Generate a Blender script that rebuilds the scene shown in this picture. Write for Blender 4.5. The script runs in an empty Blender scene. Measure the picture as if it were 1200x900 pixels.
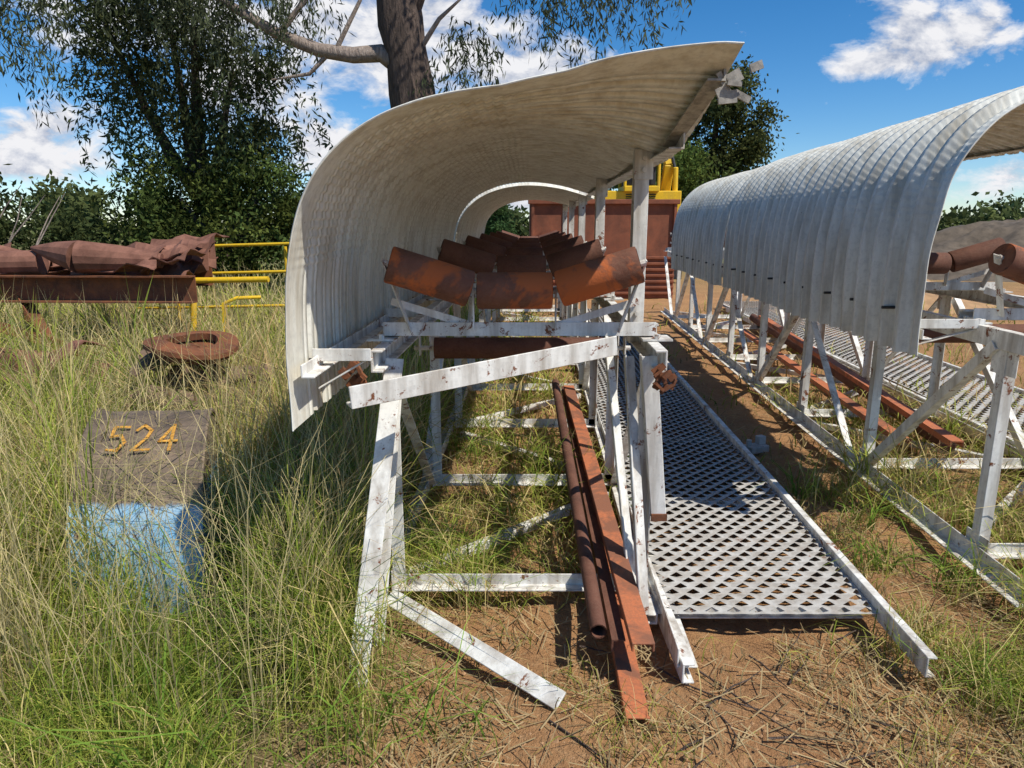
import bpy, bmesh, math, random
import numpy as np
from mathutils import Vector, Matrix, noise
random.seed(4); rng=np.random.default_rng(7)
sc=bpy.context.scene
sc.view_settings.view_transform='Standard'; sc.view_settings.look='None'; sc.view_settings.exposure=0

# ---------------------------------------------------------------- materials
def nt(name):
    m=bpy.data.materials.new(name); m.use_nodes=True
    t=m.node_tree; return m,t,t.nodes['Principled BSDF']
def N(t,typ,**kw):
    n=t.nodes.new(typ)
    for k,v in kw.items(): setattr(n,k,v)
    return n
def noise_n(t,vec,scale,detail=6,rough=.6,dist=0,mx=5):
    n=N(t,'ShaderNodeTexNoise'); n.inputs['Scale'].default_value=scale
    n.inputs['Detail'].default_value=min(detail,mx); n.inputs['Roughness'].default_value=rough
    n.inputs['Distortion'].default_value=dist
    t.links.new(vec,n.inputs['Vector']); return n.outputs['Fac']
def ramp(t,fac,stops):
    r=N(t,'ShaderNodeValToRGB'); e=r.color_ramp.elements
    while len(e)<len(stops): e.new(.5)
    for i,(p,c) in enumerate(stops):
        e[i].position=p; e[i].color=(c,c,c,1) if isinstance(c,(int,float)) else (*c,1)
    t.links.new(fac,r.inputs['Fac']); return r.outputs['Color']
def mix(t,fac,a,b,mode='MIX'):
    m=N(t,'ShaderNodeMix',data_type='RGBA',blend_type=mode)
    for s,v in ((m.inputs[0],fac),(m.inputs[6],a),(m.inputs[7],b)):
        if isinstance(v,(int,float)): s.default_value=v
        elif isinstance(v,tuple): s.default_value=(*v,1)
        else: t.links.new(v,s)
    return m.outputs[2]
def bump(t,b,h,strength=.3,dist=.01):
    n=N(t,'ShaderNodeBump'); n.inputs['Strength'].default_value=strength; n.inputs['Distance'].default_value=dist
    t.links.new(h,n.inputs['Height']); t.links.new(n.outputs['Normal'],b.inputs['Normal'])
def scaled(t,vec,s):
    m=N(t,'ShaderNodeMapping'); m.inputs['Scale'].default_value=s
    t.links.new(vec,m.inputs['Vector']); return m.outputs['Vector']
RD=(.075,.028,.016); RO=(.30,.10,.035)
def painted(name,base,wear=.60,rough=.5,streak=.25,dirt=(.22,.16,.10),lump=11):
    m,t,b=nt(name); o=N(t,'ShaderNodeTexCoord').outputs['Object']
    st=noise_n(t,scaled(t,o,(9,9,1.2)),1.5,5,.6)
    c=mix(t,ramp(t,st,[(.42,0),(.75,streak*1.6)]),base,dirt)
    f=noise_n(t,o,35,6,.7)
    c=mix(t,ramp(t,f,[(.48,0),(.75,.5)]),c,tuple(x*.5 for x in base))
    r=noise_n(t,o,lump,10,.78,.4)
    rc=mix(t,noise_n(t,o,60,4),RD,RO)
    c=mix(t,ramp(t,r,[(wear,0),(wear+.05,1)]),c,rc)
    t.links.new(c,b.inputs['Base Color']); b.inputs['Roughness'].default_value=rough
    b.inputs['Specular IOR Level'].default_value=.3
    bump(t,b,f,.25,.004); return m
def rusty(name,dark=RD,light=RO,scale=7,lo=.35,hi=.7,extra=None,rough=.85):
    m,t,b=nt(name); o=N(t,'ShaderNodeTexCoord').outputs['Object']
    a=noise_n(t,o,scale,9,.7,.3); c=mix(t,ramp(t,a,[(lo,0),(hi,1)]),dark,light)
    f=noise_n(t,o,90,5,.7); c=mix(t,ramp(t,f,[(.4,0),(.75,.6)]),c,(.18,.10,.065))
    if extra:
        e=noise_n(t,o,3.1,8,.7,.5); c=mix(t,ramp(t,e,[(.50,0),(.58,.85)]),c,extra)
    t.links.new(c,b.inputs['Base Color']); b.inputs['Roughness'].default_value=rough; b.inputs['Specular IOR Level'].default_value=.3
    bump(t,b,f,.5,.004); return m
def plain(name,c,rough=.6,nz=12,var=.35):
    m,t,b=nt(name); o=N(t,'ShaderNodeTexCoord').outputs['Object']
    a=noise_n(t,o,nz,8,.65); c2=mix(t,ramp(t,a,[(.35,0),(.7,1)]),c,tuple(x*(1-var) for x in c))
    t.links.new(c2,b.inputs['Base Color']); b.inputs['Roughness'].default_value=rough
    bump(t,b,a,.3,.01); return m
def barkmat(name,c,c2):
    m,t,b=nt(name); o=N(t,'ShaderNodeTexCoord').outputs['Object']
    a=noise_n(t,scaled(t,o,(7,7,1.6)),2.5,8,.7,.6); col=mix(t,ramp(t,a,[(.35,0),(.65,1)]),c,c2)
    t.links.new(col,b.inputs['Base Color']); b.inputs['Roughness'].default_value=.95; bump(t,b,a,1,.06); return m
def leafmat(name,tr=.3):
    m=bpy.data.materials.new(name); m.use_nodes=True; t=m.node_tree; t.nodes.clear()
    a=N(t,'ShaderNodeAttribute'); a.attribute_name='Col'
    d=N(t,'ShaderNodeBsdfDiffuse'); l=N(t,'ShaderNodeBsdfTranslucent'); mx=N(t,'ShaderNodeMixShader'); mx.inputs[0].default_value=tr
    out=N(t,'ShaderNodeOutputMaterial')
    for s in (d,l): t.links.new(a.outputs['Color'],s.inputs['Color'])
    t.links.new(d.outputs[0],mx.inputs[1]); t.links.new(l.outputs[0],mx.inputs[2])
    t.links.new(mx.outputs[0],out.inputs['Surface']); return m
M_white=painted('white_painted_steel',(.80,.785,.73),wear=.59,streak=.55,rough=.65)
M_hood=painted('cream_hood_sheet',(.78,.765,.68),wear=.69,rough=.65,streak=.5,dirt=(.40,.33,.22))
M_grate=painted('galvanised_grating',(.50,.485,.45),wear=.64,rough=.8,streak=.4)
M_rust=rusty('rust',(.10,.04,.022)); M_roller=rusty('roller_rust',(.11,.042,.026),(.25,.105,.065),6,extra=(.50,.13,.035),rough=.8)
M_rollerD=rusty('roller_rust_dark',(.09,.037,.025),(.20,.085,.055),5,rough=.8)
M_orange=rusty('orange_primer',(.56,.18,.075),(.48,.15,.065),4,extra=(.22,.10,.06),rough=.7)
M_bin=rusty('rust_bin',(.15,.05,.028),(.34,.105,.05),2)
M_yel=painted('yellow_paint',(.80,.50,.02),wear=.66,streak=.15)
M_mark=plain('orange_marking',(.80,.40,.06),.8,40,.6)
M_dark=plain('dark_steel',(.03,.03,.03)); M_bark=barkmat('bark',(.045,.032,.026),(.15,.105,.08)); M_limb=barkmat('pale_bark',(.22,.17,.14),(.42,.34,.28))
M_leaf=leafmat('foliage'); M_grass=leafmat('grass_blade',.35)
# drum paint: faded blue below, bare brown steel above, ragged boundary
M_drum,t,b=nt('drum_paint'); o=N(t,'ShaderNodeTexCoord').outputs['Object']
bl=mix(t,ramp(t,noise_n(t,o,6,8,.7),[(.35,0),(.75,.8)]),(.20,.44,.68),(.40,.52,.60)); bl=mix(t,ramp(t,noise_n(t,o,14,8,.75),[(.58,0),(.64,1)]),bl,(.20,.13,.09))
br=mix(t,ramp(t,noise_n(t,o,7,8,.7),[(.35,0),(.7,1)]),(.10,.075,.055),(.26,.19,.13))
sp=N(t,'ShaderNodeSeparateXYZ'); t.links.new(o,sp.inputs[0]); ad=N(t,'ShaderNodeMath',operation='MULTIPLY_ADD'); t.links.new(noise_n(t,o,9,6,.7),ad.inputs[0]); ad.inputs[1].default_value=.10; t.links.new(sp.outputs[2],ad.inputs[2])
t.links.new(mix(t,ramp(t,ad.outputs[0],[(.465,0),(.485,1)]),bl,br),b.inputs['Base Color']); b.inputs['Roughness'].default_value=.7; bump(t,b,noise_n(t,o,40,5),.3,.004)

# ---------------------------------------------------------------- mesh builder
class MB:
    def __init__(s): s.v=[]; s.f=[]
    def add(s,vs,fs):
        o=len(s.v); s.v+= [tuple(x) for x in vs]; s.f+=[tuple(i+o for i in f) for f in fs]
    def prism(s,p0,p1,prof,side):
        p0=Vector(p0);p1=Vector(p1);d=(p1-p0).normalized(); sd=Vector(side); sd=(sd-d*sd.dot(d)).normalized(); u=d.cross(sd)
        n=len(prof); vs=[p+sd*a+u*b for p in(p0,p1) for a,b in prof]
        fs=[(i,(i+1)%n,n+(i+1)%n,n+i) for i in range(n)]+[tuple(range(n))[::-1],tuple(range(n,2*n))]
        s.add(vs,fs)
    def flat(s,p0,p1,w,t,side): s.prism(p0,p1,[(-w/2,-t/2),(w/2,-t/2),(w/2,t/2),(-w/2,t/2)],side)
    def L(s,p0,p1,w,side,t=.007,fl=1): s.prism(p0,p1,[(0,0),(w,0),(w,t*fl),(t,t*fl),(t,w*fl),(0,w*fl)],side)
    def C(s,p0,p1,h,w,side,t=.008):
        s.prism(p0,p1,[(-h/2,0),(h/2,0),(h/2,w),(h/2-t,w),(h/2-t,t),(-h/2+t,t),(-h/2+t,w),(-h/2,w)],side)
    def box(s,c,sz,rot=None):
        R=rot or Matrix.Identity(3); c=Vector(c)
        vs=[c+R@Vector((x*sz[0]/2,y*sz[1]/2,z*sz[2]/2)) for x in(-1,1) for y in(-1,1) for z in(-1,1)]
        s.add(vs,[(0,1,3,2),(4,6,7,5),(0,4,5,1),(2,3,7,6),(0,2,6,4),(1,5,7,3)])
    def tube(s,pts,rad,n=12,caps=True,wob=0):
        pts=[Vector(p) for p in pts]; vs=[]; ref=None
        for i,p in enumerate(pts):
            d=(pts[min(i+1,len(pts)-1)]-pts[max(i-1,0)]).normalized()
            if ref is None: ref=d.orthogonal().normalized()
            a=(ref-d*ref.dot(d)).normalized(); ref=a; b=d.cross(a)
            r=rad[i] if isinstance(rad,(list,tuple)) else rad
            vs+=[p+(a*math.cos(2*math.pi*k/n)+b*math.sin(2*math.pi*k/n))*r*(1+wob*noise.noise(Vector((k*.9,i*.7,r*9)))) for k in range(n)]
        fs=[(i*n+k,i*n+(k+1)%n,(i+1)*n+(k+1)%n,(i+1)*n+k) for i in range(len(pts)-1) for k in range(n)]
        if caps: fs+=[tuple(range(n))[::-1],tuple((len(pts)-1)*n+k for k in range(n))]
        s.add(vs,fs)
    def obj(s,name,mat,parent=None,bevel=0,smooth=False):
        me=bpy.data.meshes.new(name); me.from_pydata(s.v,[],s.f); me.materials.append(mat)
        bm=bmesh.new(); bm.from_mesh(me); bmesh.ops.recalc_face_normals(bm,faces=bm.faces); bm.to_mesh(me); bm.free()
        o=bpy.data.objects.new(name,me); sc.collection.objects.link(o)
        if parent: o.parent=parent
        if smooth:
            me.polygons.foreach_set('use_smooth',[True]*len(me.polygons)); 
            md=o.modifiers.new('es','EDGE_SPLIT'); md.split_angle=math.radians(50)
        if bevel:
            b=o.modifiers.new('b','BEVEL'); b.width=bevel; b.segments=1; b.limit_method='ANGLE'
        return o
def empty(name):
    e=bpy.data.objects.new(name,None); sc.collection.objects.link(e); e.empty_display_size=.2; return e
def npmesh(name,V,F,mat,col=None,parent=None,smooth=False):
    V=np.asarray(V,dtype=np.float32); k=F.shape[1]
    me=bpy.data.meshes.new(name); me.vertices.add(len(V)); me.vertices.foreach_set('co',V.ravel())
    me.loops.add(F.size); me.loops.foreach_set('vertex_index',F.ravel().astype(np.int32))
    me.polygons.add(len(F)); me.polygons.foreach_set('loop_start',np.arange(0,F.size,k,dtype=np.int32))
    if smooth: me.polygons.foreach_set('use_smooth',np.ones(len(F),dtype=bool))
    me.update(calc_edges=True); me.validate()
    if col is not None:
        a=me.attributes.new('Col','FLOAT_COLOR','POINT'); c=np.ones((len(V),4),dtype=np.float32); c[:,:3]=col; a.data.foreach_set('color',c.ravel())
    me.materials.append(mat); o=bpy.data.objects.new(name,me); sc.collection.objects.link(o)
    if parent: o.parent=parent
    return o

# ---------------------------------------------------------------- ground
def wob(x,y,s=1.0):
    return (np.sin(x*1.7*s+.3)*np.cos(y*1.3*s+1)+.6*np.sin(x*3.9*s+y*2.7*s)+.4*np.sin(-x*6.1*s+y*7.3*s+2)+.3*np.sin(x*13*s+1)*np.sin(y*11*s))/2.3
n=300
tt=np.linspace(-1,1,n); gx=np.sinh(tt*6.8)/np.sinh(6.8)*900; gy=gx+2.5
X,Y=np.meshgrid(gx,gy)
Z=np.array([noise.fractal(Vector((x*2.6,y*2.6,0)),.7,2,6) for x,y in zip(X.ravel(),Y.ravel())]).reshape(X.shape)*.034
fall=np.clip(1-np.hypot(X,Y)/60,0,1); Z=Z*fall-.01+.01*wob(X,Y)*fall
V=np.stack([X,Y,Z],-1).reshape(-1,3); ii=np.arange(n*n).reshape(n,n)
F=np.stack([ii[:-1,:-1],ii[:-1,1:],ii[1:,1:],ii[1:,:-1]],-1).reshape(-1,4)
m,t,b=nt('ground_soil'); o_=N(t,'ShaderNodeTexCoord').outputs['Object']
c=mix(t,ramp(t,noise_n(t,o_,1.6,8,.65),[(.3,0),(.7,1)]),(.56,.31,.14),(.38,.20,.095))
c=mix(t,ramp(t,noise_n(t,o_,22,8,.75),[(.5,0),(.75,.7)]),c,(.62,.40,.21))
c=mix(t,ramp(t,noise_n(t,o_,48,6,.75),[(.54,0),(.70,.75)]),c,(.17,.09,.05))
sx=N(t,'ShaderNodeSeparateXYZ'); t.links.new(o_,sx.inputs[0])
mr=N(t,'ShaderNodeMapRange'); mr.inputs[1].default_value=-.25; mr.inputs[2].default_value=-.9; t.links.new(sx.outputs[0],mr.inputs[0])
c=mix(t,mr.outputs[0],c,mix(t,noise_n(t,o_,6,6),(.14,.12,.055),(.36,.28,.15)))
mr2=N(t,'ShaderNodeMapRange'); mr2.inputs[1].default_value=16; mr2.inputs[2].default_value=30; t.links.new(sx.outputs[1],mr2.inputs[0])
c=mix(t,mr2.outputs[0],c,mix(t,noise_n(t,o_,.4,6),(.12,.15,.05),(.26,.22,.10)))
t.links.new(c,b.inputs['Base Color']); b.inputs['Roughness'].default_value=.95; b.inputs['Specular IOR Level'].default_value=.1
bump(t,b,noise_n(t,o_,30,10,.8),1.0,.035)
npmesh('ground',V,F,m,smooth=True)
mb=MB()
for i in range(3200):
    y=1.3*(9/1.3)**random.random(); x=random.uniform(-.35,.95)*y
    if .5+.04*y<x<1.4+.045*y and y>2.4: continue
    r=random.uniform(.003,.010)*(1 if random.random()<.94 else 2.2)
    vs=[Vector((x,y,.0))+Vector(d)*r*random.uniform(.6,1.3) for d in((1,0,0),(0,1,0),(-1,0,0),(0,-1,0),(.2,.1,.9),(0,0,-.6))]
    mb.add(vs,[(0,1,4),(1,2,4),(2,3,4),(3,0,4)])
mb.obj('soil_clods',plain('clod',(.48,.28,.14),.95,20,.5))

# ---------------------------------------------------------------- grass
def blades(name,P,H,W,lean,col,bend=1.0,ang=None):
    n=len(P); ang=rng.uniform(0,2*np.pi,n) if ang is None else ang; ld=np.stack([np.cos(ang),np.sin(ang)],-1)
    a2=rng.uniform(0,2*np.pi,n); sd=np.stack([np.cos(a2),np.sin(a2),np.zeros(n)],-1)
    V=np.zeros((n,7,3))
    for k,tk in enumerate((0,.35,.7)):
        c=P.copy(); c[:,:2]+=ld*(lean*H*tk**2)[:,None]; c[:,2]+=H*(tk-.35*lean*tk**2*bend)
        w=(W*(1-.45*tk))[:,None]*sd/2; V[:,2*k]=c-w; V[:,2*k+1]=c+w
    c=P.copy(); c[:,:2]+=ld*(lean*H)[:,None]; c[:,2]+=H*(1-.55*lean*bend); V[:,6]=c
    b=(np.arange(n)*7)[:,None]
    T=np.concatenate([b+np.array(q) for q in ([0,1,3],[0,3,2],[2,3,5],[2,5,4],[4,5,6])])
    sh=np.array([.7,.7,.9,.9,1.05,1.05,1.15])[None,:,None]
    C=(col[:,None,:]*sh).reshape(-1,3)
    return npmesh(name,V.reshape(-1,3),T,M_grass,C)
def gsample(n,xr,y0,y1):
    y=y0*(y1/y0)**rng.random(n); x=rng.uniform(xr[0],xr[1],n)*y; return x,y
def palette(n,green,x,y):
    G=np.array([[.13,.21,.03],[.24,.31,.05],[.40,.42,.085],[.64,.52,.23],[.44,.31,.15]])
    r=rng.random(n)+green; i=np.where(r>1.1,0,np.where(r>.74,1,np.where(r>.42,2,np.where(r>.14,3,4))))
    return G[i]*rng.uniform(.75,1.3,n)[:,None]
x,y=gsample(120000,(-1.0,-.03),1.15,22)
edge=np.where(y<2.5,-.42-.12*wob(x,y*2,2),-.66+.03*y)
cl=wob(x*1.6,y*1.6,1.4)
dens=np.clip((edge-x)*6,0,1)*np.clip(.52+.95*cl,.08,1)
k=rng.random(len(x))<dens; x,y,cl=x[k],y[k],cl[k]
H=np.interp(y,[1.2,2,2.6,3.2,4,6,12],[.15,.34,.70,.88,.92,.88,.7])*rng.uniform(.3,1.15,len(x))*(1+.65*cl)
r=x/y; pm=(r<-.42)&(r>-.72)&(y<2.7); H[pm]*=np.interp(y[pm],[1.2,2.0,2.7],[.9,.68,.55])
pm=(r<-.44)&(r>-.62)&(y>=2.7)&(y<4.4); H[pm]*=.60
W=.0042*np.clip(y/2.6,.8,6)*rng.uniform(.5,1.8,len(x))
col=palette(len(x),-.02+.60*wob(x,y,.8),x,y)
P=np.stack([x,y,np.full(len(x),-.01)],-1)
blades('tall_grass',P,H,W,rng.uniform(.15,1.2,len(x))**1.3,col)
x,y=gsample(5600,(-1.0,-.2),1.9,14); k=(x<-.75+.03*y)&~((x/y<-.42)&(x/y>-.72)&(y<2.9)&(rng.random(len(x))<.6)); x,y=x[k],y[k]
H=rng.uniform(.6,1.3,len(x)); P=np.stack([x,y,np.zeros(len(x))],-1)
blades('seed_stems',P,H,.0034*np.clip(y/2.6,.9,4)*np.ones(len(x)),rng.uniform(.1,.7,len(x)),np.array([[.66,.55,.28]])*rng.uniform(.6,1.2,len(x))[:,None])
x,y=gsample(130000,(-.45,1.25),1.15,14)
lc=wob(x*1.3,y*1.3,1.6)
d=np.zeros(len(x))
under=(x>-.62+.03*y)&(x<.5+.03*y)&(y>2.75); d[under]=.95
near=(y<=2.75)&(x<1.15)&(x>-.5); d[near]=.02+.16*(lc[near]>.4)+.14*(x[near]<-.1)
mid=(x>1.42+.045*y)&(x<1.95+.06*y); d[mid]=np.where(y[mid]<4.2,.8,.12)*(lc[mid]>-.15)
cr=(y<2.5)&(x>1.0); d[cr]=np.clip((x[cr]-.9)*1.2,0,.9)
rt=(x>=1.95+.06*y); d[rt]=np.where(y[rt]<6.5,.8,.15)*(lc[rt]>-.35)
wk=(x>.48+.04*y)&(x<1.42+.045*y)&(y>2.5); d[wk]=0
d*=np.clip(.65+.95*lc,.10,1.3)
k=rng.random(len(x))<d; x,y,lc=x[k],y[k],lc[k]
big=((y<4.6)&(x>1.4)&(wob(x*2,y*2,1.1)>.10))|((x<.5)&(y>2.75)&(lc>.20))
H=rng.uniform(.04,.19,len(x))*np.where((x<.5)&(y>2.7),1.45,1)*np.where(x>1.9+.06*y,2.0,1.0)*np.where(big,1.8,1)
P=np.stack([x,y,np.full(len(x),-.008)],-1)
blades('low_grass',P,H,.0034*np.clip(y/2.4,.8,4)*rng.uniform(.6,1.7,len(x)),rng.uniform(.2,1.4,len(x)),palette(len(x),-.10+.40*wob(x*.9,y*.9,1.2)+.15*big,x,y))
xs=[];an=[]
for cx,cy,m_ in((-.38,2.12,26),(-.22,2.02,22),(-.5,1.95,24),(-.75,2.3,40),(-.72,2.75,50),(-.8,3.2,50),(1.75,3.1,40),(2.0,2.9,40),(1.9,3.6,40),(1.6,2.2,26),(1.72,4.0,30),(-1.2,2.5,40),(-2.2,3.0,40),(.0,3.3,20),(.1,4.4,20),(-1.0,1.75,30),(-.35,3.4,40),(-.3,4.7,40),(2.6,4.2,50),(2.5,3.6,40),(-.15,3.0,25)):
    for i in range(m_): xs.append((cx+rng.normal()*.06,cy+rng.normal()*.06,-.005)); an.append(rng.uniform(0,2*np.pi))
P=np.array(xs); n=len(P); hh=rng.uniform(.15,.38,n)*np.where(P[:,0]<-.6,1.9,1)
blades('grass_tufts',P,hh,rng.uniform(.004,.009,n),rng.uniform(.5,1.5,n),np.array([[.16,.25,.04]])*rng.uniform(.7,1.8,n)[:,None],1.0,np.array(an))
x,y=gsample(12500,(-.6,.95),1.15,7); k=~((x>.48+.04*y)&(x<1.42+.045*y)&(y>2.5))&(rng.random(len(x))<np.clip(.25+.6*wob(x,y,1.7)+.9*(x>1)+.4*(x<0),.08,1)); x,y=x[k],y[k]
n=len(x); a=rng.uniform(0,np.pi,n); Ls=rng.uniform(.02,.17,n); dv=np.stack([np.cos(a),np.sin(a),rng.uniform(-.05,.25,n)],-1)*Ls[:,None]
sd=np.stack([-np.sin(a),np.cos(a),np.zeros(n)],-1)*.0016*rng.uniform(.6,1.8,n)[:,None]
p=np.stack([x,y,np.full(n,.012)],-1); V=np.stack([p-sd,p+sd,p+dv+sd,p+dv-sd],1).reshape(-1,3)
npmesh('straw_litter',V,np.arange(4*n).reshape(-1,4),M_grass,np.repeat(np.array([[.54,.42,.23]])*rng.uniform(.3,1.2,n)[:,None],4,0))
mb=MB()
for i in range(34):
    x0,y0=random.uniform(.1,1.9),random.uniform(1.5,2.5); a=random.uniform(-1.2,.9); l=random.uniform(.12,.5); p=[Vector((x0,y0,.012))]
    for k in range(4): a+=random.uniform(-.3,.3); p.append(p[-1]+Vector((math.cos(a),math.sin(a),random.uniform(-.03,.05)))*l/4)
    mb.tube(p,[.004,.0035,.003,.0025,.0012],5)
mb.obj('fallen_twigs',M_bark)

# ---------------------------------------------------------------- conveyors
def catmull(pts,n):
    P=[np.array(p,float) for p in pts]; P=[2*P[0]-P[1]]+P+[2*P[-1]-P[-2]]; out=[]
    for i in range(1,len(P)-2):
        for t_ in np.linspace(0,1,40,endpoint=False):
            a,b_,c_,d_=P[i-1:i+3]
            out.append(.5*((2*b_)+(-a+c_)*t_+(2*a-5*b_+4*c_-d_)*t_**2+(-a+3*b_-3*c_+d_)*t_**3))
    out.append(P[-2]); out=np.array(out); s=np.r_[0,np.cumsum(np.hypot(*np.diff(out,axis=0).T))]
    q=np.linspace(0,s[-1],n); return np.stack([np.interp(q,s,out[:,0]),np.interp(q,s,out[:,1])],-1),q
PM=[(-.80,.93),(-.805,1.2),(-.79,1.44),(-.73,1.68),(-.58,1.86),(-.34,1.97),(-.05,2.01),(.25,1.985),(.50,1.92),(.60,1.885)]
def hood(name,parent,xf,y0,y1,pitch,front=None,sc_=1.0,dz=0.0,flat0=0.0,crimp=.0022,rib=.045):
    ns=400; p,q=catmull(PM,ns); d=np.gradient(p,axis=0); d/=np.hypot(d[:,0],d[:,1])[:,None]; nrm=np.stack([-d[:,1],d[:,0]],-1)
    nrm=-nrm if nrm[5,0]>0 else nrm
    ys=[y0]; hs=[0]; yy=y0+flat0
    if flat0: ys.append(yy); hs.append(0)
    while yy+pitch<y1:
        for f,h in ((.26,0),(.28,.14),(.33,.14),(.35,0),(.60,0),(.65,1),(.90,1),(.95,0),(1,0)): ys.append(yy+f*pitch); hs.append(h)
        yy+=pitch
    ys=np.array(ys); hs=np.array(hs)
    curv=np.clip((q-.50)/.05,0,1)*np.clip((1.60-q)/.12,0,1)
    ph=(q/.032)%1; saw=np.where(ph<.75,ph/.75,(1-ph)/.25)*2-1
    cr=crimp*saw*curv
    off=hs[:,None]*rib+cr[None,:]*np.where(hs[:,None]>.9,.5,1.0)*np.where(ys[:,None]<y0+flat0+.01,0.0,1.0)
    U=p[None,:,0]+nrm[None,:,0]*off; ZZ=p[None,:,1]+nrm[None,:,1]*off
    ZZ=.93+(ZZ-.93)*sc_+dz
    Yg,Qg=np.meshgrid(ys,q,indexing='ij'); dn=.010*np.sin(Yg*2.3+Qg*1.7)*np.sin(Qg*2.1+1)+.006*np.sin(Yg*5.1-Qg*3); ZZ=ZZ+dn*.6; U=U+dn*.6
    if front is not None:
        w=np.clip(1-(ys-y0)/.95,0,1)**1.4
        fz=np.interp(p[:,0],[-.4,-.1,.1,.3,.6],[0,.015,.06,.13,.25]); fu=np.interp(p[:,0],[.2,.6],[0,.03])
        ZZ=ZZ+w[:,None]*fz[None,:]; U=U+w[:,None]*fu[None,:]
        ZZ=ZZ+ .006*np.sin(q*7)[None,:]*w[:,None]
    rag=np.array([.010*math.sin(k*.03)+.004*math.sin(k*.11) for k in range(ns)])
    YY=np.repeat(ys[:,None],ns,1); YY[0]+=rag
    XX=xf(U,YY); V=np.stack([XX,YY,ZZ],-1).reshape(-1,3)
    a=np.arange(len(ys)*ns).reshape(len(ys),ns); F=np.stack([a[:-1,:-1],a[:-1,1:],a[1:,1:],a[1:,:-1]],-1).reshape(-1,4)
    o=npmesh(name,V,F,M_hood,None,parent)
    q_=MB(); idx=list(range(0,ns,3)); pts=[(XX[0,k],YY[0,k],ZZ[0,k]) for k in idx]; q_.tube(pts,.0035,5); q_.obj(name+'_hem',M_hood,parent)
    return o
def conveyor(name,xf,yC,y1,uL,uR,uc,ytr,hoods,idl0,idsp,post0,hz=0):
    E=empty(name); P=lambda u,y,z: Vector((xf(u,y),y,z))
    X_=Vector((1,0,0)); Zv=Vector((0,0,1)); Yv=Vector((0,1,0))
    tr=MB()
    tr.C(P(uL,yC,1.10),P(uL,y1,1.10),.085,.045,Zv); tr.C(P(uR+.005,y1,1.10),P(uR+.005,yC,1.10),.085,.045,Zv)
    tr.L(P(uL,ytr-.45,.06),P(uL,y1,.06),.075,Zv,fl=-1); tr.L(P(uR+.02,y1,.06),P(uR+.02,ytr-.55,.06),.075,Zv,fl=-1)
    y=ytr;k=0
    while y<y1:
        for u,s in((uL,1),(uR,-1)):
            tr.L(P(u+.012*s,y,.065),P(u+.012*s,y,1.06),.055,X_*s)
            yn=min(y+1.25,y1)
            if k%2==0: tr.L(P(u-.012*s,y+.05,1.055),P(u-.012*s,yn-.05,.09),.05,Yv,fl=s)
            else: tr.L(P(u-.012*s,y+.05,.09),P(u-.012*s,yn-.05,1.055),.05,Yv,fl=s)
        tr.L(P(uL+.02,y,.085),P(uR-.01,y,.085),.055,Zv)
        if k%2==0: tr.L(P(uL+.05,y+.12,.075),P(uR-.05,y+1.12,.075),.045,Yv,fl=-1)
        else: tr.L(P(uR-.05,y+.12,.075),P(uL+.05,y+1.12,.075),.045,Yv)
        for u in(uL,uR):
            tr.box(P(u+(.019 if u==uL else -.019),y+.02,1.0),(.006,.17,.11)); tr.box(P(u+(.019 if u==uL else -.019),y+.02,.13),(.006,.16,.10))
        y+=1.25;k+=1
    ro=MB(); rd=MB(); fr=MB(); y=idl0;k=0
    while y<y1:
        R=ro if k==0 else rd
        ca,sa=math.cos(math.radians(18)),math.sin(math.radians(18)); zc=1.345
        for a,b_,dy in (((-.150,zc),(.150,zc),0),((.178,zc+.006),(.178+.33*ca,zc+.006+.33*sa),-.05),((-.178,zc+.006),(-.178-.33*ca,zc+.006+.33*sa),-.05)):
            p0=P(uc+a[0],y,a[1]);p1=P(uc+b_[0],y+dy,b_[1]); dd=(p1-p0).normalized(); r=.073
            R.tube([p0+dd*.020,p0+dd*.006,p0,p0+dd*.002,p0+dd*.009,p1-dd*.009,p1-dd*.002,p1,p1-dd*.006,p1-dd*.02],[r*.70,r*.74,r*.88,r*.96,r,r,r*.96,r*.88,r*.74,r*.7],48)
            fr.tube([p0-dd*.016,p1+dd*.02],.013,8)
        fr.L(P(uL+.0,y+.02,1.16),P(uR+.0,y+.02,1.16),.055,Zv,fl=-1)
        fr.C(P(uL-.02,y+.12,1.175),P(uR+.02,y+.12,1.175),.05,.04,Zv)
        for a,z in((-.165,1.36),(.165,1.36)):
            fr.flat(P(uc+a,y,1.19),P(uc+a,y,z),.035,.006,Yv)
        for s in(-1,1):
            fr.prism(P(uc+s*.42,y+.01,1.18),P(uc+s*(.190+.34*ca),y-.045,zc+.335*sa+.02),[(-.025,-.003),(.025,-.003),(.018,.003),(-.018,.003)],Yv)
            fr.flat(P(uc+s*.12,y+.03,1.185),P(uc+s*.5,y+.03,1.30),.03,.005,Zv)
            fr.box(P(uL if s<0 else uR,y+.03,1.149),(.12,.12,.008))
            for yy in(-.02,.08): fr.tube([P(uL if s<0 else uR,y+yy,1.15),P(uL if s<0 else uR,y+yy,1.172)],.012,6)
        y+=idsp;k+=1
    y=idl0+.75
    while y<y1-1:
        rd.tube([P(uc-.43,y,.985),P(uc+.43,y,.985)],.055,24); fr.tube([P(uL,y,.985),P(uR,y,.985)],.012,8)
        for u in(uL+.03,uR-.03): fr.flat(P(u,y,.95),P(u,y,1.08),.06,.006,Yv)
        y+=3.2
    ro.obj('carry_rollers_near',M_roller,E,smooth=True); rd.obj('carry_rollers',M_rollerD,E,smooth=True)
    y=post0
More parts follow.
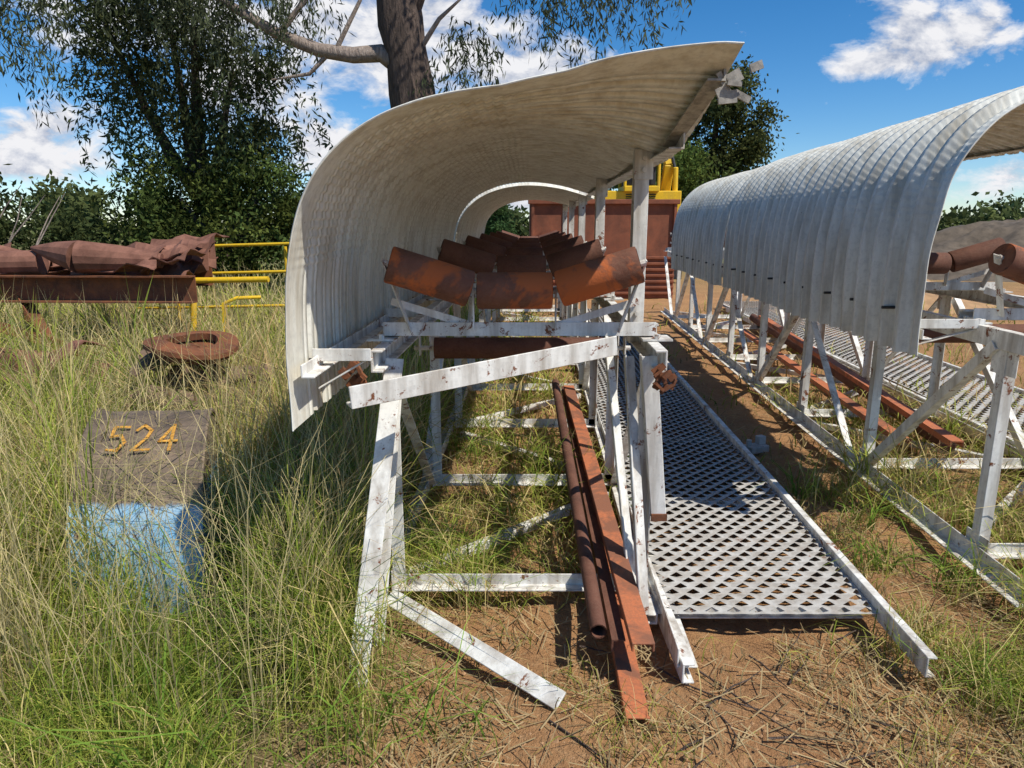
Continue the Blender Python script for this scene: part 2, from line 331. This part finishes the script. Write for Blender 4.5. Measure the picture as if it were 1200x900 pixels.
    while y<y1-.5:
        tr.L(P(uR-.05,y,1.06),P(uR-.05,y,1.93+hz),.065,X_); tr.flat(P(uR-.012,y-.004,1.80+hz),P(uR-.012,y-.004,1.93+hz),.085,.006,X_)
        for zz in(1.84,1.89): fr.tube([P(uR-.01,y-.02,zz+hz),P(uR-.01,y-.002,zz+hz)],.011,6)
        for zz in(1.2,1.26): fr.tube([P(uR-.02,y-.02,zz),P(uR-.02,y-.002,zz)],.011,6)
        y+=2
    ya,yb=hoods[0][0],hoods[-1][1]
    tr.L(P(.575,ya+.55,1.885+hz),P(.575,yb,1.885+hz),.06,X_*-1,fl=1)
    y=ya+.2
    while y<yb-.1:
        tr.L(P(-.79,y,1.125),P(uL+.03,y,1.125),.045,Yv); tr.flat(P(-.78,y+.03,1.02),P(uL,y+.03,1.12),.03,.006,Yv)
        y+=1.25
    tr.L(P(-.775,ya+.02,1.10),P(-.775,yb,1.10),.045,Zv)
    tr.obj('truss',M_white,E,bevel=.0015); fr.obj('idler_frames',M_white,E)
    for i,h in enumerate(hoods): hood('hood_sheet_%d'%(i+1),E,xf,h[0],h[1],h[2].pop('pitch',.125),**h[2])
    # bolts through the hood wall
    bo=MB(); y=ya+.25
    while y<yb: bo.tube([P(-.80,y,1.12+.1*(hz>0)),P(-.862,y,1.12+.1*(hz>0))],.008,6); y+=.375
    bo.obj('hood_bolts',M_dark,E)
    return E,P
xfL=lambda u,y:u+.03*y
xfR=lambda u,y:u+2.41+.062*y
E1,P1=conveyor('belt_conveyor',xfL,2.62,13.4,-.61,.50,-.075,2.8,[(2.3,7.2,dict(front=1,flat0=.15,crimp=.0034,rib=.036,pitch=.110)),(7.24,11.5,dict(sc_=.975,crimp=.003,rib=.034,pitch=.110))],2.85,1.6,3.3)
E2,P2=conveyor('belt_conveyor',xfR,2.5,13.0,-.42,.68,.12,3.1,[(3.12,6.9,dict(sc_=1.08,dz=.10,crimp=.0014,pitch=.158)),(6.95,9.8,dict(sc_=1.06,dz=.10,crimp=.0014,pitch=.158))],3.35,1.6,4.0,hz=.18)
X_=Vector((1,0,0)); Zv=Vector((0,0,1)); Yv=Vector((0,1,0))
lo=MB()
lo.L((-.547,2.35,.985),(.43,2.84,1.085),.080,Zv,t=.009,fl=-1)
lo.L((-.590,2.21,-.02),(-.50,2.76,1.09),.072,X_,t=.009)
lo.L((-.545,2.45,.0),(-.49,2.80,1.0),.05,X_,t=.008)
lo.flat((-.50,2.63,.13),(.165,2.10,.035),.068,.010,Vector((.62,.78,.75)))
lo.L((.505,2.72,1.10),(.575,2.74,.42),.062,X_,t=.008,fl=-1)
lo.L((.47,2.95,1.06),(.50,2.55,.09),.045,X_,t=.008)
lo.L((.43,3.3,1.06),(.49,2.75,.09),.04,X_,t=.008)
lo.C((.60,2.22,.055),(.585,3.0,.075),.08,.045,Zv)
lo.L((-.5,2.62,.09),(-.585,2.32,.03),.06,Zv,t=.008)
lo.obj('end_frame_members',M_white,E1,bevel=.002)
ru=MB()
for c in((.575,2.60,1.07),(-.60,2.60,1.07)):
    for i in range(14):
        ru.box(Vector(c)+Vector((random.uniform(-.04,.04),random.uniform(-.02,.02),random.uniform(-.07,.03))),(random.uniform(.008,.03),.02,random.uniform(.02,.05)),Matrix.Rotation(random.uniform(-1,1),3,'Y'))
ru.box((.606,2.737,.425),(.064,.014,.03)); 
ru.obj('torn_rusty_ends',M_rust,E1)
ga=MB()
ga.L(P1(.61,2.42,2.05),P1(.575,3.0,1.91),.06,X_*-1,fl=1)
for i in range(12):
    ga.box(P1(.64+random.uniform(-.05,.07),2.42+random.uniform(-.02,.05),2.05+random.uniform(-.05,.05)),(random.uniform(.02,.06),.012,random.uniform(.01,.04)),Matrix.Rotation(random.uniform(-1,1),3,'Y'))
ga.obj('torn_eave_end',plain('grey_galv',(.42,.39,.34),.8,30,.6),E1)

e=empty('orange_steel_channel'); q=MB(); q.C((.455,2.20,.19),(.45,5.5,.36),.080,.035,X_); q.obj('channel',M_orange,e,bevel=.002)
e=empty('orange_steel_channel'); q=MB(); q.C((.41,2.02,.035),(.47,4.6,.15),.080,.035,X_); q.obj('channel',M_orange,e,bevel=.002)
q=MB(); q.tube([(.315,2.32,.16),(.35,5.6,.36)],[.030,.030],20,False); q.tube([(.315,2.32,.16),(.35,5.6,.36)],[.026,.026],20,False); q.obj('steel_pipe',M_rollerD,None,smooth=True)
q=MB(); q.L((.36,2.30,.14),(.40,5.6,.33),.05,X_,fl=1); q.obj('steel_angle_bar',M_rollerD)

def walkway(name,xl,xr,y0,y1,z,nx,cl,rims):
    E=empty(name); V=[];F=[];ny=int((y1-y0)/cl)
    for j in range(ny):
        ya=y0+j*cl; yb=ya+cl; L0,R0=xl(ya),xr(ya); w=(R0-L0)/nx; o=(.5*w if j%2 else 0)
        cells=[(L0+i*w+o,L0+(i+1)*w+o) for i in range(nx if not j%2 else nx-1)]
        if j%2: cells=[(L0,L0+o)]+cells+[(R0-o,R0)]
        sg=lambda yq:.006*math.sin(yq*2.1)
        for a,b_ in cells:
            k=len(V); u=(b_-a)*.17; m_=(a+b_)/2; zz=z+sg(ya)
            V+=[(a,ya,z+sg(ya)),(b_,ya,z+sg(ya)),(b_,yb,z+sg(yb)),(a,yb,z+sg(yb)),(a+u,ya+cl*.48,zz-.001),(m_,ya+cl*.44,zz-.006),(b_-u,ya+cl*.48,zz-.001),(m_,ya+cl*.56,zz+.015)]
            F+=[(k,k+1,k+5),(k,k+5,k+4),(k+1,k+6,k+5),(k+1,k+2,k+6),(k+2,k+7,k+6),(k+2,k+3,k+7),(k+3,k+4,k+7),(k+3,k,k+4)]
    npmesh('grating',np.array(V),np.array(F),M_grate,None,E)
    q=MB()
    q.C((xr(rims)+.0,rims,z-.005),(xr(y1),y1,z-.005),.08,.035,Zv); q.C((xl(y1),y1,z-.03),(xl(y0),y0,z-.03),.045,.04,Zv)
    y=y0+.10
    while y<y1: q.L((xl(y)+.01,y,z-.065),(xr(y)-.03,y,z-.065),.035,Zv); y+=1.2
    q.obj('rim',M_white,E,bevel=.002); return E
walkway('metal_walkway',lambda y:.49+.035*y,lambda y:1.345+.045*y,2.55,13,.10,10,.048,2.2)
walkway('metal_walkway',lambda y:3.25+.06*y,lambda y:4.15+.06*y,3.5,14,.14,9,.06,3.4)
q=MB(); q.C((2.75,4.2,.30),(3.35,9.5,.42),.08,.04,X_); q.obj('orange_steel_channel',M_orange)
q=MB(); q.C((2.60,4.5,.22),(3.1,9.5,.24),.08,.04,X_); q.obj('orange_steel_channel',M_orange)
q=MB(); q.tube([(2.95,4.6,.16),(3.75,11,.2)],.06,20); q.obj('steel_pipe',M_rollerD,smooth=True)
q=MB(); q.box((1.76,4.9,.03),(.16,.10,.05),Matrix.Rotation(.4,3,'Z')); q.box((1.80,4.93,.085),(.06,.05,.06),Matrix.Rotation(.4,3,'Z')); q.tube([(1.70,4.88,.05),(1.70,4.88,.10)],.02,10); q.obj('bracket_offcut',M_grate,bevel=.004)

# ---------------------------------------------------------------- scrap on the left
def sheet(mb,origin,a,b_,nu=10,nv=6,amp=.05,curl=0,th=.012):
    o=Vector(origin);a=Vector(a);b_=Vector(b_);nn=a.cross(b_).normalized(); vs=[];fs=[]
    sd=random.random()*50
    for s in(0,1):
        for i in range(nu+1):
            for j in range(nv+1):
                u,v=i/nu,j/nv
                h=amp*noise.noise(Vector((u*2.5+sd,v*2.5,s*0)))*2+curl*math.sin(math.pi*v)
                vs.append(o+a*u+b_*v+nn*(h+s*th))
    m=(nu+1)*(nv+1); g=lambda i,j:i*(nv+1)+j
    for s in(0,1):
        for i in range(nu):
            for j in range(nv): fs.append((s*m+g(i,j),s*m+g(i+1,j),s*m+g(i+1,j+1),s*m+g(i,j+1)))
    for i in range(nu):
        for j in(0,nv): fs.append((g(i,j),g(i+1,j),m+g(i+1,j),m+g(i,j)))
    for j in range(nv):
        for i in(0,nu): fs.append((g(i,j),g(i,j+1),m+g(i,j+1),m+g(i,j)))
    mb.add(vs,fs)
E=empty('rusty_scrap_steel'); q=MB()
q.C((-7.5,7.3,.98),(-3.05,6.9,1.0),.26,.12,Zv,t=.015); q.C((-7.5,8.2,1.1),(-3.3,7.9,1.08),.25,.12,Zv,t=.015)
for x_ in(-6.6,-5.0): q.L((x_,7.25,0),(x_,7.25,.9),.09,X_,t=.01)
q.L((-4.9,7.1,.85),(-3.9,6.2,.1),.09,X_,t=.01); q.L((-4.9,6.4,.75),(-3.9,6.6,.35),.08,Zv,t=.01)
q.C((-5.6,6.2,.55),(-3.7,6.0,.30),.14,.06,Zv,t=.012)
q.obj('beams',M_rust,E)
q=MB()
for i in range(20):
    x_=random.uniform(-6.8,-3.5); sheet(q,(x_,7.0+random.uniform(-.05,.5),1.08+random.uniform(0,.15)),(random.uniform(.35,.9),random.uniform(-.3,.3),random.uniform(-.15,.15)),(random.uniform(-.2,.2),random.uniform(.25,.5),random.uniform(.02,.28)),8,8,.07,random.uniform(-.08,.2))
for i in range(9):
    x_=random.uniform(-5.6,-3.9); y_=random.uniform(4.9,6.0); sheet(q,(x_,y_,.15+random.uniform(0,.4)),(random.uniform(.5,.9),random.uniform(-.3,.3),random.uniform(-.2,.2)),(random.uniform(-.2,.2),random.uniform(.3,.6),random.uniform(.05,.3)),8,8,.06,.05)
for a,b_,r0,r1 in(((-4.75,7.15,1.38),(-4.2,7.0,1.30),.02,.16),((-4.2,7.0,1.30),(-3.45,7.1,1.26),.16,.07),((-6.6,7.4,1.3),(-5.4,7.2,1.36),.15,.13),((-5.9,7.1,1.22),(-4.7,7.2,1.24),.09,.12)):
    q.tube([a,tuple((Vector(a)+Vector(b_))/2),b_],[r0,(r0+r1)/2*1.15,r1],14)
q.obj('bent_plates',rusty('scrap_plate',(.12,.048,.032),(.34,.155,.105),4),E)
q=MB(); 
for z0,y0 in((1.37,8.4),(1.06,8.3),(.66,8.4)): q.tube([(-4.6,y0+.3,z0-.05),(-3.4,y0,z0),(-2.4,y0-.1,z0+.03)],.017,8)
for x_ in(-3.95,-2.65): q.tube([(x_,8.4,0),(x_+.02,8.38,1.36)],.02,8)
q.tube([(-4.0,7.2,.98),(-3.3,7.3,1.05),(-2.45,7.2,1.07)],.03,8); q.tube([(-3.45,7.6,.3),(-3.4,7.6,.85)],.035,8); q.tube([(-2.75,6.7,.5),(-2.72,6.7,.88),(-2.6,6.72,.93),(-2.4,6.8,.93)],.018,10)
q.obj('yellow_handrail',M_yel,smooth=True)
E=empty('rusty_flange'); q=MB(); c0=Vector((-2.16,4.75,.80)); ax=Vector((.10,-.10,1)).normalized()
def ring(mb,c,ax,prof,n=40,wv=0):
    a=ax.orthogonal().normalized(); b_=ax.cross(a); vs=[];m=len(prof)
    for k in range(n):
        th=2*math.pi*k/n; d=a*math.cos(th)+b_*math.sin(th)
        for r,h in prof: vs.append(c+d*r*(1+wv*math.sin(3*th))+ax*(h+wv*.4*math.sin(2*th+1)))
    mb.add(vs,[(k*m+i,k*m+(i+1)%m,((k+1)%n)*m+(i+1)%m,((k+1)%n)*m+i) for k in range(n) for i in range(m)])
ring(q,c0,ax,[(.30,0),(.295,.03),(.16,.045),(.16,.0)],44,.025); ring(q,c0-ax*.05,ax,[(.25,0),(.25,.03),(.05,.03),(.05,.0)],40,.02)
q.obj('flange',M_rust,E,smooth=True)
q=MB()
for i in range(7): sheet(q,(-2.55+random.uniform(-.05,.35),4.5+random.uniform(-.1,.25),.15+.08*i),(random.uniform(.35,.6),random.uniform(-.1,.2),random.uniform(-.12,.12)),(random.uniform(-.1,.1),random.uniform(.25,.4),random.uniform(.0,.15)),8,6,.06,.05)
q.tube([(-2.45,4.55,.5),(-1.95,4.5,.42)],.09,16); q.tube([(-2.1,4.9,0),(-2.14,4.8,.78)],.05,10)
q.obj('lower_debris',rusty('debris',(.08,.055,.04),(.26,.18,.12),4),E)
# half-buried drum with a sprayed number
E=empty('blue_steel_drum')
pr,_=catmull([(3.80,-.05),(3.76,.35),(3.62,.60),(3.42,.69),(3.10,.60),(2.87,.43),(2.745,.18),(2.72,-.10)],48)
vs=[];m_=15
for y_,z_ in pr:
    xl=-1.88-.30*(y_-2.8)
    for j in range(m_):
        v=j/(m_-1); dn=.012*noise.noise(Vector((y_*4,z_*4,v*3))); e_=.010 if v in(0,1) else 0
        vs.append((xl+.56*v,y_-dn-e_*.5,z_+dn+e_))
fs=[(i*m_+j,i*m_+j+1,(i+1)*m_+j+1,(i+1)*m_+j) for i in range(47) for j in range(m_-1)]
fs+=[tuple(i*m_ for i in range(48)),tuple(i*m_+m_-1 for i in range(48))[::-1]]
q=MB(); q.add(vs,fs); q.obj('drum_shell',M_drum,E,smooth=True)
q=MB()
for off in(.0,.56): q.tube([(-1.88-.30*(y_-2.8)+off,y_,z_+.004) for y_,z_ in pr[4:]],.011,6)
q.obj('rolling_hoops',M_drum,E)
q=MB(); ex=Vector((1,0,.0)); ey=Vector((-.10,.34,.115)).normalized(); nn=ex.cross(ey).normalized(); org=Vector((-1.83,3.06,.585))+nn*.022
G={'5':[(1,1.6),(.1,1.6),(.05,.95),(.6,1.05),(.95,.6),(.6,.05),(0,.1)],'2':[(0,1.3),(.4,1.65),(.9,1.3),(.7,.8),(0,0),(1,.05)],'4':[(.7,-.05),(.75,1.6),(0,.5),(1.05,.55)]}
for i,ch in enumerate('524'):
    pl=[org+ex*(i*.115+p_[0]*.075)+ey*(p_[1]*.125+.01*i) for p_ in G[ch]]
    for a_,b2 in zip(pl,pl[1:]):
        d_=(b2-a_).normalized()*.005; q.flat(a_-d_,b2+d_,.015,.003,(b2-a_).cross(nn))
q.obj('number_marking',M_mark,E)

# ---------------------------------------------------------------- background objects
E=empty('rusty_steel_bin'); q=MB()
q.box((2.0,16.4,1.05),(3.2,.9,2.1)); 
for i in range(7): q.box((2.0,15.93,.12+.13*i),(3.2,.05,.06))
for x_ in(.45,1.2,2.0,2.8,3.56): q.box((x_,15.92,1.45),(.07,.08,1.25))
q.box((2.0,15.92,2.1),(3.3,.14,.10)); q.obj('bin_body',M_bin,E,bevel=.01)
E=empty('yellow_excavator'); q=MB(); ox=3.78;oy=22
q.box((ox-.1,oy,1.9),(2.2,2.6,1.3)); q.box((ox-.15,oy-.9,3.30),(1.0,1.1,.10)); 
for dx in(-.62,.32): 
    for dy in(-1.4,-.4): q.box((ox+dx,oy+dy,2.95),(.08,.08,.75))
q.box((ox-.15,oy-.9,2.60),(1.0,1.1,.16))
q.prism((ox+.62,oy-.5,2.0),(ox+.68,oy-.9,3.3),[(-.14,-.15),(.14,-.15),(.12,.15),(-.12,.15)],X_); q.prism((ox+.68,oy-.9,3.25),(ox+.52,oy-.7,4.05),[(-.12,-.15),(.12,-.15),(.09,.15),(-.09,.15)],X_); q.prism((ox+.55,oy-.7,3.98),(ox-.1,oy+2.6,3.0),[(-.13,-.15),(.13,-.15),(.10,.15),(-.10,.15)],Zv)
q.tube([(ox+.86,oy-1.1,2.2),(ox+.84,oy-1.1,3.2)],.08,12)
q.obj('body',M_yel,E,bevel=.03)
q=MB(); 
for i in range(7): q.box((ox-.15,oy-1.32,2.06+i*.065),(.85,.04,.03))
q.box((ox-.15,oy-.80,2.97),(.84,.85,.52)); q.tube([(ox+.84,oy-1.1,3.1),(ox+.70,oy-.9,3.8)],.045,10)
for s in(-.95,.75): q.box((ox+s,oy,.65),(.55,3.4,1.1))
q.obj('tracks_and_cab_glass',M_dark,E,bevel=.05)
def mound(name,cx,cy,rx,ry,h,mat):
    n=50; u=np.linspace(-1,1,n); A,B_=np.meshgrid(u,u); r=np.hypot(A,B_); z=np.clip(1-r**1.6,0,1)*h
    z*=1+.35*np.array([noise.fractal(Vector((a*3,b*3,cx)),.7,2,5) for a,b in zip(A.ravel(),B_.ravel())]).reshape(A.shape); z-=.05
    V=np.stack([cx+A*rx,cy+B_*ry,z],-1).reshape(-1,3); ii=np.arange(n*n).reshape(n,n)
    npmesh(name,V,np.stack([ii[:-1,:-1],ii[:-1,1:],ii[1:,1:],ii[1:,:-1]],-1).reshape(-1,4),mat,smooth=True)
mound('soil_mound',19,25,9,5,2.0,plain('mound_soil',(.17,.13,.09),.95,3,.6))
mound('soil_mound',7.5,15,3,2,.6,plain('mound_soil2',(.52,.31,.15),.95,3,.5))

# ---------------------------------------------------------------- foliage
def leaves(name,P,Ln,Wd,droop,col,parent=None):
    n=len(P); d=rng.normal(size=(n,3)); d[:,2]-=droop; d/=np.linalg.norm(d,axis=1)[:,None]
    s=np.cross(d,rng.normal(size=(n,3))); s/=np.linalg.norm(s,axis=1)[:,None]
    L_=(Ln*rng.uniform(.6,1.4,n))[:,None]; W_=(Wd*rng.uniform(.6,1.4,n))[:,None]/2
    V=np.stack([P,P+d*L_*.45+s*W_,P+d*L_,P+d*L_*.45-s*W_],1).reshape(-1,3)
    return npmesh(name,V,np.arange(4*n).reshape(-1,4),M_leaf,np.repeat(col,4,0),parent)
def crown(ells,nsub,per,subr,base,var=.5):
    P=[];C=[]; w=np.array([e[1][0]*e[1][1]*e[1][2] for e in ells])**.8; w/=w.sum()
    for e,wi in zip(ells,w):
        for k in range(max(3,int(nsub*wi))):
            d=rng.normal(size=3); d/=np.linalg.norm(d); c=np.array(e[0])+d*np.array(e[1])*rng.uniform(.35,1.0)
            m=int(per*rng.uniform(.5,1.4)); r=subr*rng.uniform(.5,1.3)
            p=c+rng.normal(size=(m,3))*r*np.array([.5,.5,.38]); P.append(p)
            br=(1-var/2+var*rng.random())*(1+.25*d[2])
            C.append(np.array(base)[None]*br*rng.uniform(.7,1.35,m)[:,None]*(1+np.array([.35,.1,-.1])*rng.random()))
    return np.concatenate(P),np.concatenate(C)
def strands(starts,nl,length,base):
    P=[];C=[]
    for s0 in starts:
        l=length*rng.uniform(.5,1.3); m=int(nl*l/length); tt=rng.random(m); sw=rng.normal(size=2)*.25
        p=np.array(s0)+np.stack([sw[0]*tt**.7*l,sw[1]*tt**.7*l,-tt*l],-1)+rng.normal(size=(m,3))*.07; P.append(p)
        C.append(np.array(base)[None]*rng.uniform(.55,1.5)*rng.uniform(.7,1.3,m)[:,None])
    return np.concatenate(P),np.concatenate(C)
GB=(.070,.090,.04)
E=empty('eucalyptus_tree'); q=MB()
q.tube([(-1.55,14,-.1),(-1.6,14,1.5),(-1.68,14,2.6),(-1.76,14,3.4),(-1.84,14,4.0),(-1.93,14,4.6),(-2.03,14,5.2),(-2.1,14,5.9),(-2.1,14,7.5),(-1.9,14,9)],[.52,.44,.42,.40,.40,.38,.40,.36,.30,.2],26,wob=.22)
q.tube([(-2.0,14,5.0),(-1.6,13.9,5.9),(-.6,13.8,7.0),(.8,13.6,7.6),(2.2,13.5,7.5)],[.2,.17,.14,.09,.04],10)
q.tube([(-1.95,14,6.2),(-3,14,7.2),(-4.5,14,8)],[.2,.15,.08],10)
q.obj('trunk',M_bark,E,smooth=True)
q=MB(); q.tube([(-2.05,14,4.45),(-2.4,13.97,4.66),(-2.9,13.95,4.62),(-3.5,13.9,4.70),(-4.2,13.85,4.95),(-4.9,13.8,5.35),(-6,13.7,6.0)],[.20,.15,.135,.12,.105,.08,.05],12,wob=.2)
q.tube([(-3.3,13.9,4.68),(-3.7,13.9,4.3),(-4.4,13.9,4.2)],[.05,.035,.015],8); q.tube([(-4.2,13.85,4.95),(-3.6,13.8,5.6),(-3.4,13.8,6.3)],[.06,.045,.02],8)
q.tube([(-1.85,14,4.5),(-1.3,13.8,5.2),(-.9,13.7,5.5)],[.06,.04,.02],8); q.tube([(-3.2,13.9,4.7),(-2.7,13.8,5.5),(-2.5,13.8,6.2)],[.05,.035,.02],8)
q.obj('pale_limbs',M_limb,E,smooth=True)
st=[(rng.uniform(.1,2.9),13.5+rng.uniform(-.6,.6),rng.uniform(5.6,6.8)) for i in range(60)]
st+=[(rng.uniform(-1.1,-.45),13.6+rng.uniform(-.2,.2),rng.uniform(4.8,5.2)) for i in range(18)]
st+=[(rng.uniform(-6.8,-3.4),13.6+rng.uniform(-.8,.8),rng.uniform(5.4,7.2)) for i in range(150)]
st+=[(rng.uniform(-9.8,-7.9),13+rng.uniform(-.8,.8),rng.uniform(4.9,7)) for i in range(100)]
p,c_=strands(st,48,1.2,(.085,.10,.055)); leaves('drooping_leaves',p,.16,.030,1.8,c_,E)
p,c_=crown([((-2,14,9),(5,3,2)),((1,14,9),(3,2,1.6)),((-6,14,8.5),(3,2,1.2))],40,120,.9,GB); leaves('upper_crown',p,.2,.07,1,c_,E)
def tree(name,bx,by,h,ells,nsub,per,subr,base,ls,lw,droop=.6,tr=.25,nst=0,var=.6):
    E=empty(name); q=MB(); q.tube([(bx,by,-.1),(bx+.1,by,h*.25),(bx-.05,by+.1,h*.5),(bx+.1,by,h*.85)],[tr,tr*.8,tr*.55,tr*.15],10)
    for e in ells: q.tube([(bx,by,h*.3),tuple((Vector((bx,by,h*.42))+Vector(e[0]))/2+Vector((0,0,-.1*h))),e[0]],[tr*.5,tr*.35,tr*.12],7)
    q.obj('trunk',M_bark,E,smooth=True); p,c_=crown(ells,nsub,per,subr,base,var)
    if nst:
        st=[np.array(e[0])+rng.normal(size=3)*np.array(e[1])*.6 for e in ells for k in range(nst)]
        p2,c2=strands(st,40,1.1,tuple(1.3*x for x in base)); p=np.concatenate([p,p2]); c_=np.concatenate([c_,c2])
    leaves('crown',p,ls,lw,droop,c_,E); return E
tree('eucalyptus_tree',-6.3,15,6.5,[((-6.7,15,5.8),(1.3,1.0,.8)),((-7.5,15,4.4),(.9,.8,.6)),((-5.5,15,4.6),(1.0,.8,.6)),((-6.6,15,3.4),(1.4,.8,.6)),((-5.2,14.8,3.2),(.8,.7,.6)),((-8.1,15,5.9),(.7,.6,.4))],80,150,.75,(.070,.090,.040),.16,.042,1.0,nst=32,var=.9)
tree('bushy_tree',-5.6,14.6,3.0,[((-5.0,14.4,2.2),(1.2,.9,.8)),((-6.6,14.6,2.1),(1.4,.9,.9)),((-5.8,14.2,1.3),(2.0,.8,.8)),((-4.3,14.8,1.7),(.7,.8,.8))],130,170,.5,(.065,.095,.028),.11,.05,.3,var=1.2)
tree('shrub',-10.3,14,2.6,[((-10.4,14,1.6),(1.6,1,.7)),((-8.6,14.5,1.2),(1.2,.8,.5)),((-11.5,14,1.9),(1.2,1,.6))],60,140,.6,(.05,.07,.028),.14,.05,.3)
tree('leafy_oak_tree',10.9,40,10,[((10.9,40,7.8),(1.8,1.8,1.7)),((9.4,40,5.6),(1.6,1.8,1.8)),((12.2,40,5.4),(1.6,1.8,1.9)),((10.5,40,3.4),(2.8,2,1.6)),((11.8,40,9.1),(1.0,1,.8)),((8.5,40,4.0),(1.6,2,1.6)),((13.0,40,7.0),(.7,.8,.9))],210,150,.9,(.068,.086,.034),.22,.12,.3,.4,var=1.1)
tree('leafy_tree',4.3,28,5.5,[((4.6,28,4.3),(1.5,1.2,1.1)),((3.2,28,3.2),(1.5,1.2,1.2)),((6.2,28,3.5),(1.5,1.2,1.1)),((2.6,28,2.2),(1.6,1.2,1.0))],100,130,.8,(.085,.13,.036),.20,.08,.3,.25,var=.9)
tree('conifer_tree',-.9,38,3.8,[((-.9,38,1.2),(.9,.9,.6)),((-.9,38,2.2),(.55,.55,.6)),((-.9,38,3.0),(.3,.3,.5))],40,100,.4,(.05,.10,.04),.2,.08,.2,.15)
ells=[]
for i in range(70):
    x_=rng.uniform(-75,85); hh=rng.uniform(1.0,2.6)*(1.2 if x_<0 else .9); ells.append(((x_,rng.uniform(60,75),hh*.8),(rng.uniform(2.5,5),2,hh)))
p,c_=crown(ells,500,90,2.0,(.07,.10,.042),.7); leaves('distant_tree_line',p,.6,.35,.1,c_)
q=MB()
for i in range(16):
    b0=Vector((-9.2+random.uniform(-.9,1.3),12.2,.2)); a=Vector((random.uniform(-.6,.6),0,1)).normalized(); pts=[b0]
    for k in range(5): a=(a+Vector((random.uniform(-.4,.4),random.uniform(-.2,.2),random.uniform(-.25,.1)))).normalized(); pts.append(pts[-1]+a*.45)
    q.tube(pts,[.03,.024,.02,.014,.01,.005],5)
q.obj('dead_branches',M_limb)

# ---------------------------------------------------------------- world
w=bpy.data.worlds.new('World'); sc.world=w; w.use_nodes=True; t=w.node_tree; t.nodes.clear()
EL=math.radians(54); AZ=math.radians(125)
sky=N(t,'ShaderNodeTexSky'); sky.sky_type='NISHITA'; sky.sun_disc=False; sky.sun_elevation=EL; sky.sun_rotation=AZ
sky.air_density=1.0; sky.dust_density=.2; sky.ozone_density=4; sky.altitude=1500
hs=N(t,'ShaderNodeHueSaturation'); hs.inputs['Saturation'].default_value=1.32; hs.inputs['Value'].default_value=.93; t.links.new(sky.outputs[0],hs.inputs['Color'])
def mt(op,a,b=0,c=None):
    n_=N(t,'ShaderNodeMath',operation=op)
    for i,v in enumerate((a,b,c)):
        if v is None: continue
        if isinstance(v,(int,float)): n_.inputs[i].default_value=v
        else: t.links.new(v,n_.inputs[i])
    return n_.outputs[0]
tc=N(t,'ShaderNodeTexCoord').outputs['Generated']; sp=N(t,'ShaderNodeSeparateXYZ'); t.links.new(tc,sp.inputs[0])
yy=mt('MAXIMUM',sp.outputs[1],.05); A=mt('DIVIDE',sp.outputs[0],yy); B=mt('DIVIDE',sp.outputs[2],yy)
tot=None
for a,b,rx,ry in((-.12,.235,.17,.085),(.57,.25,.13,.045),(.49,.205,.08,.025),(-.25,.10,.06,.04),(-.62,.13,.10,.04),(-.70,.08,.16,.03),(.68,.065,.09,.035),(-.02,.03,.2,.02),(.06,.19,.08,.04),(-.45,.27,.22,.06),(-.34,.17,.08,.05),(.33,.03,.1,.015)):
    u=mt('DIVIDE',mt('SUBTRACT',A,a),rx); v=mt('DIVIDE',mt('SUBTRACT',B,b),ry)
    g=mt('EXPONENT',mt('MULTIPLY',mt('ADD',mt('MULTIPLY',u,u),mt('MULTIPLY',v,v)),-1.0)); tot=g if tot is None else mt('ADD',tot,g)
cv=N(t,'ShaderNodeCombineXYZ'); t.links.new(A,cv.inputs[0]); t.links.new(mt('MULTIPLY',B,1.7),cv.inputs[1])
nz=noise_n(t,cv.outputs[0],11,9,.62,.3,9)
den=mt('ADD',tot,mt('MULTIPLY',mt('SUBTRACT',nz,.5),2.6))
msk=ramp(t,den,[(.42,0),(.90,1)])
cv2=N(t,'ShaderNodeCombineXYZ'); t.links.new(A,cv2.inputs[0]); t.links.new(mt('ADD',mt('MULTIPLY',B,1.7),.03),cv2.inputs[1])
sh=mt('SUBTRACT',nz,noise_n(t,cv2.outputs[0],11,9,.62,.3,9))
cc=ramp(t,mt('ADD',mt('MULTIPLY',sh,2.2),.47),[(.15,(.44,.50,.64)),(.62,(.96,.96,.99))])
b1=N(t,'ShaderNodeBackground'); b1.inputs[1].default_value=.14; t.links.new(hs.outputs[0],b1.inputs[0])
b2=N(t,'ShaderNodeBackground'); b2.inputs[1].default_value=.93; t.links.new(cc,b2.inputs[0])
mx=N(t,'ShaderNodeMixShader'); t.links.new(msk,mx.inputs[0]); t.links.new(b1.outputs[0],mx.inputs[1]); t.links.new(b2.outputs[0],mx.inputs[2])
ow=N(t,'ShaderNodeOutputWorld'); t.links.new(mx.outputs[0],ow.inputs[0])
S=Vector((math.cos(EL)*math.sin(AZ),math.cos(EL)*math.cos(AZ),math.sin(EL)))
sl=bpy.data.lights.new('sun','SUN'); sl.energy=5.0; sl.angle=math.radians(.53); sl.color=(1,.95,.86)
so=bpy.data.objects.new('sun',sl); sc.collection.objects.link(so); so.rotation_euler=S.to_track_quat('Z','Y').to_euler()
cam=bpy.data.cameras.new('camera'); cam.lens=24.96; cam.sensor_width=36; cam.clip_end=3000; cam.clip_start=.05
co=bpy.data.objects.new('camera',cam); sc.collection.objects.link(co); co.location=(0,0,1.6); co.rotation_euler=(math.radians(90-12.6),0,0); sc.camera=co
